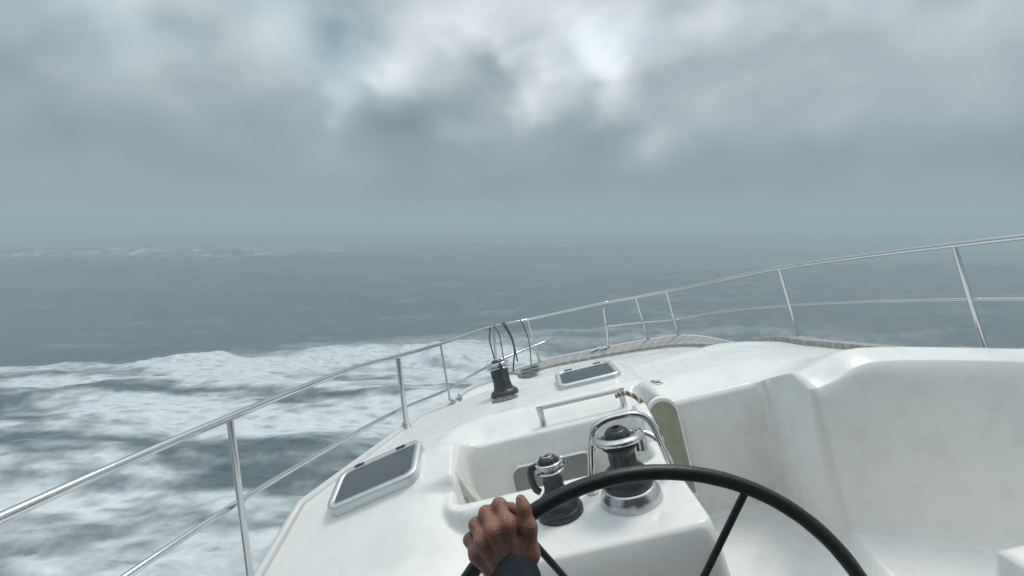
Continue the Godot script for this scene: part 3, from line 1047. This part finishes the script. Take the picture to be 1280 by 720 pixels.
func lines():
	var hang := ["dark cord hanging on the after side of the stanchion above the forward winch", "thin dark cord hanging on the forward side of the stanchion above the forward winch", "thickest dark cord on the bow rail, long enough to reach the deck",
		"shorter dark cord lying against the thickest cord on the bow rail", "thin lone cord hanging from the bow rail over the rope bundle"]
	var grp := "cords hanging from the bow rail"
	var loops := [
		[Vector3(-0.50, -0.722, -5.235), Vector3(-0.507, -0.75, -5.17), Vector3(-0.538, -0.854, -5.15), Vector3(-0.539, -1.028, -5.15), Vector3(-0.542, -1.177, -5.15)],
		[Vector3(-0.455, -0.722, -5.26), Vector3(-0.455, -0.745, -5.18), Vector3(-0.427, -0.821, -5.15), Vector3(-0.439, -1.009, -5.15), Vector3(-0.452, -1.164, -5.15)],
		[Vector3(-0.375, -0.735, -5.34), Vector3(-0.365, -0.765, -5.29), Vector3(-0.326, -0.890, -5.3), Vector3(-0.320, -1.044, -5.3), Vector3(-0.367, -1.195, -5.3), Vector3(-0.396, -1.30, -5.3)],
		[Vector3(-0.355, -0.74, -5.35), Vector3(-0.345, -0.77, -5.29), Vector3(-0.314, -0.911, -5.3), Vector3(-0.314, -1.054, -5.3), Vector3(-0.318, -1.179, -5.3)],
		[Vector3(-0.19, -0.772, -5.50), Vector3(-0.175, -0.80, -5.42), Vector3(-0.150, -0.970, -5.4), Vector3(-0.162, -1.131, -5.4), Vector3(-0.192, -1.289, -5.4)]]
	var thick := [0.0075, 0.006, 0.009, 0.0075, 0.0055]
	for k in loops.size():
		line("hanging_cord", loops[k][0], loops[k], thick[k], "cord_dark", hang[k], grp)
	# bundle of line lying on the bow
	var b := Vector3(-0.235, deck_y(-0.235, -5.2), -5.2)
	var o := aboard("rope_bundle", b)
	tag(o, "small grey bundle of rope on deck at the end of the walkway", "rope")
	var rng := RandomNumberGenerator.new()
	rng.seed = 3
	for k in 5:
		var st := begin()
		var turn := []
		var c := Vector3(rng.randf_range(-0.04, 0.04), 0.012 + 0.014 * k, rng.randf_range(-0.03, 0.03))
		var rx := rng.randf_range(0.07, 0.11)
		for q in 21:
			var a := TAU * q / 20.0
			turn.append(c + Vector3(cos(a) * rx, 0.006 * sin(a * 3.0 + k), sin(a) * rx * 0.7))
		tube(st, turn, 0.010, 7)
		obj("turn", st, "rope_grey", o)
	# tail of line by the forward winch
	b = Vector3(-0.315, deck_y(-0.315, -3.02), -3.02)
	o = aboard("rope_tail", b)
	tag(o, "flat dark coil of line on deck at the foot of a winch", "rope")
	for k in 4:
		var st := begin()
		var turn := []
		for q in 19:
			var a := TAU * q / 18.0
			var p := Vector3(cos(a) * (0.025 + 0.018 * k), 0.0, sin(a) * (0.016 + 0.011 * k))
			p.y = deck_y(b.x + p.x, b.z + p.z) - b.y + 0.007
			turn.append(p)
		tube(st, turn, 0.0065, 6)
		obj("turn", st, "cord_dark" if k % 2 == 0 else "rope_grey", o)
	# flecked rope led over the end of the cabin top, laid in twisted strands
	var path := spline([Vector3(0.285, -0.815, -2.40), Vector3(0.310, -0.800, -2.37), Vector3(0.338, -0.800, -2.345), Vector3(0.382, -0.845, -2.335), Vector3(0.415, -0.939, -2.335), Vector3(0.436, -1.036, -2.335), Vector3(0.452, -1.162, -2.335), Vector3(0.458, -1.297, -2.335), Vector3(0.465, -1.50, -2.33)], 14)
	var base: Vector3 = path[0]
	o = aboard("flecked_rope", base)
	tag(o, "brown and white twisted rope hanging over the cabin corner beside the handrail", "rope")
	for s in 3:
		var st := begin()
		var strand := []
		for i in path.size():
			var a := i * 0.75 + TAU * s / 3.0
			var t: Vector3 = (path[mini(i + 1, path.size() - 1)] - path[maxi(i - 1, 0)]).normalized()
			var u := t.cross(Vector3.BACK).normalized()
			var v := t.cross(u)
			strand.append(path[i] - base + (u * cos(a) + v * sin(a)) * 0.0058)
		tube(st, strand, 0.0062, 6)
		obj("strand", st, "rope_white" if s == 0 else "rope_brown", o)

# ---------------------------------------------------------------- helmsman
func smooth_body(bones: Array, k: float, cell: float, st: SurfaceTool):
	# bones: [a, b, ra, rb]; joined by a smooth minimum and meshed as surface nets
	var lo := Vector3.ONE * 1e9
	var hi := -lo
	for b in bones:
		var r: float = maxf(b[2], b[3]) + cell * 3.0
		for p in [b[0], b[1]]:
			lo = lo.min(p - Vector3.ONE * r)
			hi = hi.max(p + Vector3.ONE * r)
	var nx := int((hi.x - lo.x) / cell) + 2
	var ny := int((hi.y - lo.y) / cell) + 2
	var nz := int((hi.z - lo.z) / cell) + 2
	var f := PackedFloat32Array()
	f.resize(nx * ny * nz)
	f.fill(1.0)
	for b in bones:
		var pa: Vector3 = b[0]
		var pb: Vector3 = b[1]
		var ba := pb - pa
		var l2 := maxf(ba.length_squared(), 1e-9)
		var m: float = maxf(b[2], b[3]) + k * 1.5 + cell * 2.0
		var mn := (pa.min(pb) - Vector3.ONE * m - lo) / cell
		var mx := (pa.max(pb) + Vector3.ONE * m - lo) / cell
		for z in range(maxi(0, int(mn.z)), mini(nz, int(mx.z) + 1)):
			for y in range(maxi(0, int(mn.y)), mini(ny, int(mx.y) + 1)):
				var row := (z * ny + y) * nx
				for x in range(maxi(0, int(mn.x)), mini(nx, int(mx.x) + 1)):
					var p := lo + Vector3(x, y, z) * cell
					var h := clampf((p - pa).dot(ba) / l2, 0.0, 1.0)
					var d: float = (p - pa - ba * h).length() - lerpf(b[2], b[3], h)
					var o := f[row + x]
					var w := maxf(k - absf(o - d), 0.0) / k
					f[row + x] = minf(o, d) - w * w * k * 0.25
	var ids := {}
	var corner := [0, 1, nx, nx + 1, nx * ny, nx * ny + 1, nx * ny + nx, nx * ny + nx + 1]
	var offs := [Vector3(0, 0, 0), Vector3(1, 0, 0), Vector3(0, 1, 0), Vector3(1, 1, 0), Vector3(0, 0, 1), Vector3(1, 0, 1), Vector3(0, 1, 1), Vector3(1, 1, 1)]
	var pairs := [[0, 1], [2, 3], [4, 5], [6, 7], [0, 2], [1, 3], [4, 6], [5, 7], [0, 4], [1, 5], [2, 6], [3, 7]]
	for z in nz - 1:
		for y in ny - 1:
			for x in nx - 1:
				var i := (z * ny + y) * nx + x
				var f0 := f[i]
				if f0 > cell * 2.0: continue
				var any := false
				for c in 8:
					if (f[i + corner[c]] < 0.0) != (f0 < 0.0):
						any = true
						break
				if not any: continue
				var s := Vector3.ZERO
				var n := 0
				for e in pairs:
					var a := f[i + corner[e[0]]]
					var b := f[i + corner[e[1]]]
					if (a < 0.0) != (b < 0.0):
						s += offs[e[0]].lerp(offs[e[1]], a / (a - b))
						n += 1
				ids[i] = lo + (Vector3(x, y, z) + s / n) * cell
	for i in ids:
		for ax in 3:
			var step: int = [1, nx, nx * ny][ax]
			var u: int = [nx, nx * ny, 1][ax]
			var v: int = [nx * ny, 1, nx][ax]
			if i + step >= f.size(): continue
			var a := f[i] < 0.0
			if a == (f[i + step] < 0.0): continue
			if not (ids.has(i - u) and ids.has(i - v) and ids.has(i - u - v)): continue
			var p0: Vector3 = ids[i]
			var p1: Vector3 = ids[i - u]
			var p2: Vector3 = ids[i - u - v]
			var p3: Vector3 = ids[i - v]
			if a:
				tri(st, p0, p2, p1); tri(st, p0, p3, p2)
			else:
				tri(st, p0, p1, p2); tri(st, p0, p2, p3)

func grip(px: float, py: float, near: float) -> Vector3:   # a joint beside the rim, in the wheel's plane: offsets from the gripped spot in sixtieths of the wheel
	var s := RIM_AT / 623.54
	return Vector3((px - 640.0) * s, (360.0 - py) * s, -RIM_AT + near)

func helmsman():
	var q := RIM_AT / 0.95
	var person := node("person", self)
	var foot := hull_basis * Vector3(0.12, -1.62, 0.18)
	var origin := EYE + foot
	person.position = origin
	tag(person, "person in a dark jacket steering, bare left hand closed round the wheel rim", "person")
	# the gripping hand
	var g := func(px: float, py: float, near: float) -> Vector3: return grip(633.0 + (px - 633.0) * 0.93, py, near * q)
	var wrist: Vector3 = g.call(641, 716, 0.055)
	var hand := []
	var b := func(a: Vector3, c: Vector3, ra: float, rc: float): hand.append([a, c, ra * q * 0.92, rc * q * 0.92])
	var fingers := [
		[[651, 703, 0.046], [635, 645, 0.034], [623, 632, -0.004], [640, 646, -0.034], [655, 661, -0.030], 0.0165, 0.0155, 0.0120, 0.0105, 0.0095],
		[[643, 706, 0.052], [617, 653, 0.036], [605, 643, -0.006], [621, 659, -0.037], [637, 673, -0.031], 0.0165, 0.0158, 0.0122, 0.0105, 0.0095],
		[[634, 710, 0.050], [603, 667, 0.033], [591, 658, -0.006], [606, 673, -0.035], [621, 686, -0.030], 0.0155, 0.0150, 0.0115, 0.0100, 0.0090],
		[[626, 714, 0.045], [595, 684, 0.026], [583, 677, -0.006], [597, 690, -0.031], [610, 701, -0.026], 0.0145, 0.0135, 0.0105, 0.0090, 0.0085]]
	for f in fingers:
		var p := []
		for j in 5: p.append(g.call(f[j][0], f[j][1], f[j][2]))
		b.call(p[0], p[1], f[5], f[6] * 0.94)
		b.call(p[1], p[1] + Vector3(0, 0, 0.001), f[6] * 1.0, f[6] * 1.0)
		b.call((p[0] as Vector3).lerp(p[1], 0.25) + Vector3(0, 0, f[5] * 0.80 * q), (p[1] as Vector3) + Vector3(0, 0, f[6] * 0.74 * q), 0.0034, 0.0042)
		b.call(p[1], p[2], f[6] * 0.9, f[7] * 1.05)
		b.call(p[2], p[3], f[7], f[8])
		b.call(p[3], p[4], f[8], f[9])
	var palm := g.call(630, 690, 0.040) as Vector3
	b.call(palm, g.call(640, 700, 0.045), 0.018, 0.02)
	b.call(wrist, g.call(640, 702, 0.050), 0.026, 0.022)
	b.call(g.call(652, 700, 0.046), g.call(645, 690, 0.044), 0.018, 0.016)
	# the thumb lies across the near side of the rim and points up
	b.call(g.call(653, 703, 0.045), g.call(665, 678, 0.040), 0.0185, 0.0165)
	b.call(g.call(665, 678, 0.040), g.call(663, 648, 0.036), 0.0155, 0.0138)
	b.call(g.call(663, 648, 0.036), g.call(656, 628, 0.026), 0.0138, 0.0122)
	b.call(g.call(656, 628, 0.026), g.call(652, 619, 0.019), 0.0118, 0.0102)
	b.call(g.call(645, 668, 0.036), g.call(661, 684, 0.040), 0.011, 0.013)
	b.call(wrist, wrist + Vector3(0.004, -0.02, 0.04), 0.026, 0.026)
	var place_cam := Transform3D(eye_basis, EYE - origin)
	var st := begin()
	smooth_body(hand, 0.0105, 0.0028, st)
	var ho := obj("hand", st, "skin", person)
	ho.transform = place_cam
	st = begin()
	var tn: Vector3 = g.call(652.5, 620.5, 0.029)
	slab(st, rounded(0.0058, 0.0072, 0.0045, 4), -0.004, 0.0012, 0.001, Transform3D(Basis(Vector3(0.95, 0.1, 0.0).normalized(), Vector3(-0.1, 0.55, 0.83).normalized(), Vector3(-0.1, -0.83, 0.55).normalized()).orthonormalized(), tn))
	var no := obj("thumb_nail", st, "nail", ho)
	# jacket: sleeve from the cuff to the shoulder, trunk and the other sleeve, one surface
	var cuff: Vector3 = g.call(647, 704, 0.060)
	var elbow := Vector3(0.035, -0.52, -0.455)
	var shoulder := Vector3(-0.09, -0.36, -0.20)
	var chest := Vector3(0.09, -0.46, -0.02)
	var hips := Vector3(0.10, -0.92, 0.10)
	var sh2 := Vector3(0.27, -0.33, 0.0)
	var jacket := []
	var j := func(a: Vector3, c: Vector3, ra: float, rc: float): jacket.append([a, c, ra, rc])
	j.call(cuff.lerp(elbow, 0.62), elbow, 0.046, 0.056)
	j.call(elbow, shoulder, 0.056, 0.075)
	j.call(shoulder, chest, 0.08, 0.13)
	j.call(chest, hips, 0.15, 0.15)
	j.call(sh2, chest, 0.08, 0.13)
	j.call(sh2, Vector3(0.36, -0.55, 0.02), 0.072, 0.055)
	j.call(Vector3(0.36, -0.55, 0.02), Vector3(0.20, -0.30, 0.14), 0.052, 0.04)
	j.call(Vector3(0.10, -0.26, 0.06), chest, 0.07, 0.12)
	st = begin()
	smooth_body(jacket, 0.05, 0.014, st)
	var jo := obj("jacket", st, "jacket", person)
	jo.transform = place_cam
	# sleeve end: an open cuff folded inwards round the wrist
	st = begin()
	var axis := (elbow - cuff).normalized()
	var sx := axis.cross(Vector3.UP).normalized()
	var sy := axis.cross(sx)
	var rings := []
	for l in [[0.030, 0.026], [0.002, 0.0315], [-0.002, 0.034], [0.001, 0.0365], [0.008, 0.0375], [0.018, 0.0365], [0.030, 0.0385], [0.044, 0.0400], [0.056, 0.0390], [0.070, 0.0425], [0.09, 0.0430], [0.11, 0.0455], [0.14, 0.047], [0.18, 0.050], [0.22, 0.052]]:
		var ring := PackedVector3Array()
		for k in 40:
			var a := TAU * k / 40.0
			var fold := 1.0 + 0.045 * sin(a * 3.0 + l[0] * 110.0) + 0.04 * sin(a * 5.0 - l[0] * 75.0 + 1.0) + 0.02 * sin(a * 8.0 + l[0] * 160.0)
			ring.append(cuff + axis * (l[0] - 0.012 + 0.004 * sin(a * 2.0)) + (sx * cos(a) + sy * sin(a)) * (l[1] * fold))
		rings.append(ring)
	sheet(st, rings, true)
	var co := obj("sleeve", st, "jacket", person)
	co.transform = place_cam
	# head, other hand and legs: behind the phone
	st = begin()
	var hd := Vector3(0.13, -0.10, 0.20)
	smooth_body([[hd + Vector3(0, 0.03, 0.01), hd + Vector3(0, 0.03, -0.02), 0.09, 0.085], [hd + Vector3(0, -0.05, -0.045), hd + Vector3(0, -0.06, -0.03), 0.055, 0.055], [hd + Vector3(0, -0.005, -0.10), hd + Vector3(0, 0.03, -0.09), 0.016, 0.009],
		[hd + Vector3(0.085, 0.0, 0.0), hd + Vector3(0.087, 0.03, 0.005), 0.016, 0.018], [hd + Vector3(-0.085, 0.0, 0.0), hd + Vector3(-0.087, 0.03, 0.005), 0.016, 0.018], [hd + Vector3(0, -0.05, 0.0), Vector3(0.11, -0.30, 0.08), 0.055, 0.058]], 0.02, 0.009, st)
	var he := obj("head", st, "skin", person)
	he.transform = place_cam
	st = begin()
	smooth_body([[hd + Vector3(0, 0.055, 0.02), hd + Vector3(0, 0.06, -0.015), 0.088, 0.08], [hd + Vector3(0, 0.01, 0.05), hd + Vector3(0, 0.04, 0.05), 0.07, 0.07]], 0.02, 0.01, st)
	var ha := obj("hair", st, "hair", he)
	st = begin()
	var h2 := []
	var w2 := Vector3(0.18, -0.265, 0.155)
	for k in 4:
		var a2 := Vector3(0.155 - 0.004 * k, -0.20 + 0.018 * k - 0.03, 0.15 + 0.002 * k)
		h2.append([w2, a2, 0.018, 0.012]); h2.append([a2, a2 + Vector3(-0.03, 0.01, -0.025), 0.010, 0.009]); h2.append([a2 + Vector3(-0.03, 0.01, -0.025), a2 + Vector3(-0.02, 0.012, -0.05), 0.009, 0.008])
	h2.append([w2, Vector3(0.14, -0.26, 0.125), 0.015, 0.010])
	smooth_body(h2, 0.008, 0.005, st)
	var h2o := obj("hand", st, "skin", person)
	h2o.transform = place_cam
	st = begin()
	var inv := eye_basis.inverse() * hull_basis
	var lf := inv * Vector3(-0.02, -1.60, 0.16)
	var rf := inv * Vector3(0.30, -1.60, 0.22)
	smooth_body([[hips + Vector3(-0.08, 0, 0), hips + Vector3(0.08, 0, 0), 0.14, 0.14], [hips + Vector3(-0.08, -0.05, 0), (hips + lf) * 0.5 + Vector3(-0.03, 0.0, -0.04), 0.10, 0.07], [(hips + lf) * 0.5 + Vector3(-0.03, 0.0, -0.04), lf + Vector3(0, 0.09, 0), 0.07, 0.05],
		[hips + Vector3(0.08, -0.05, 0), (hips + rf) * 0.5 + Vector3(0.03, 0.0, -0.04), 0.10, 0.07], [(hips + rf) * 0.5 + Vector3(0.03, 0.0, -0.04), rf + Vector3(0, 0.09, 0), 0.07, 0.05]], 0.04, 0.018, st)
	var tr := obj("trousers", st, "trousers", person)
	tr.transform = place_cam
	for f in [lf, rf]:
		st = begin()
		smooth_body([[f + Vector3(0, 0.035, 0.03), f + Vector3(0, 0.03, -0.14), 0.045, 0.04], [f + Vector3(0, 0.03, 0.03), f + Vector3(0, 0.12, 0.02), 0.046, 0.055]], 0.03, 0.012, st)
		var bo := obj("boot", st, "boot", person)
		bo.transform = place_cam
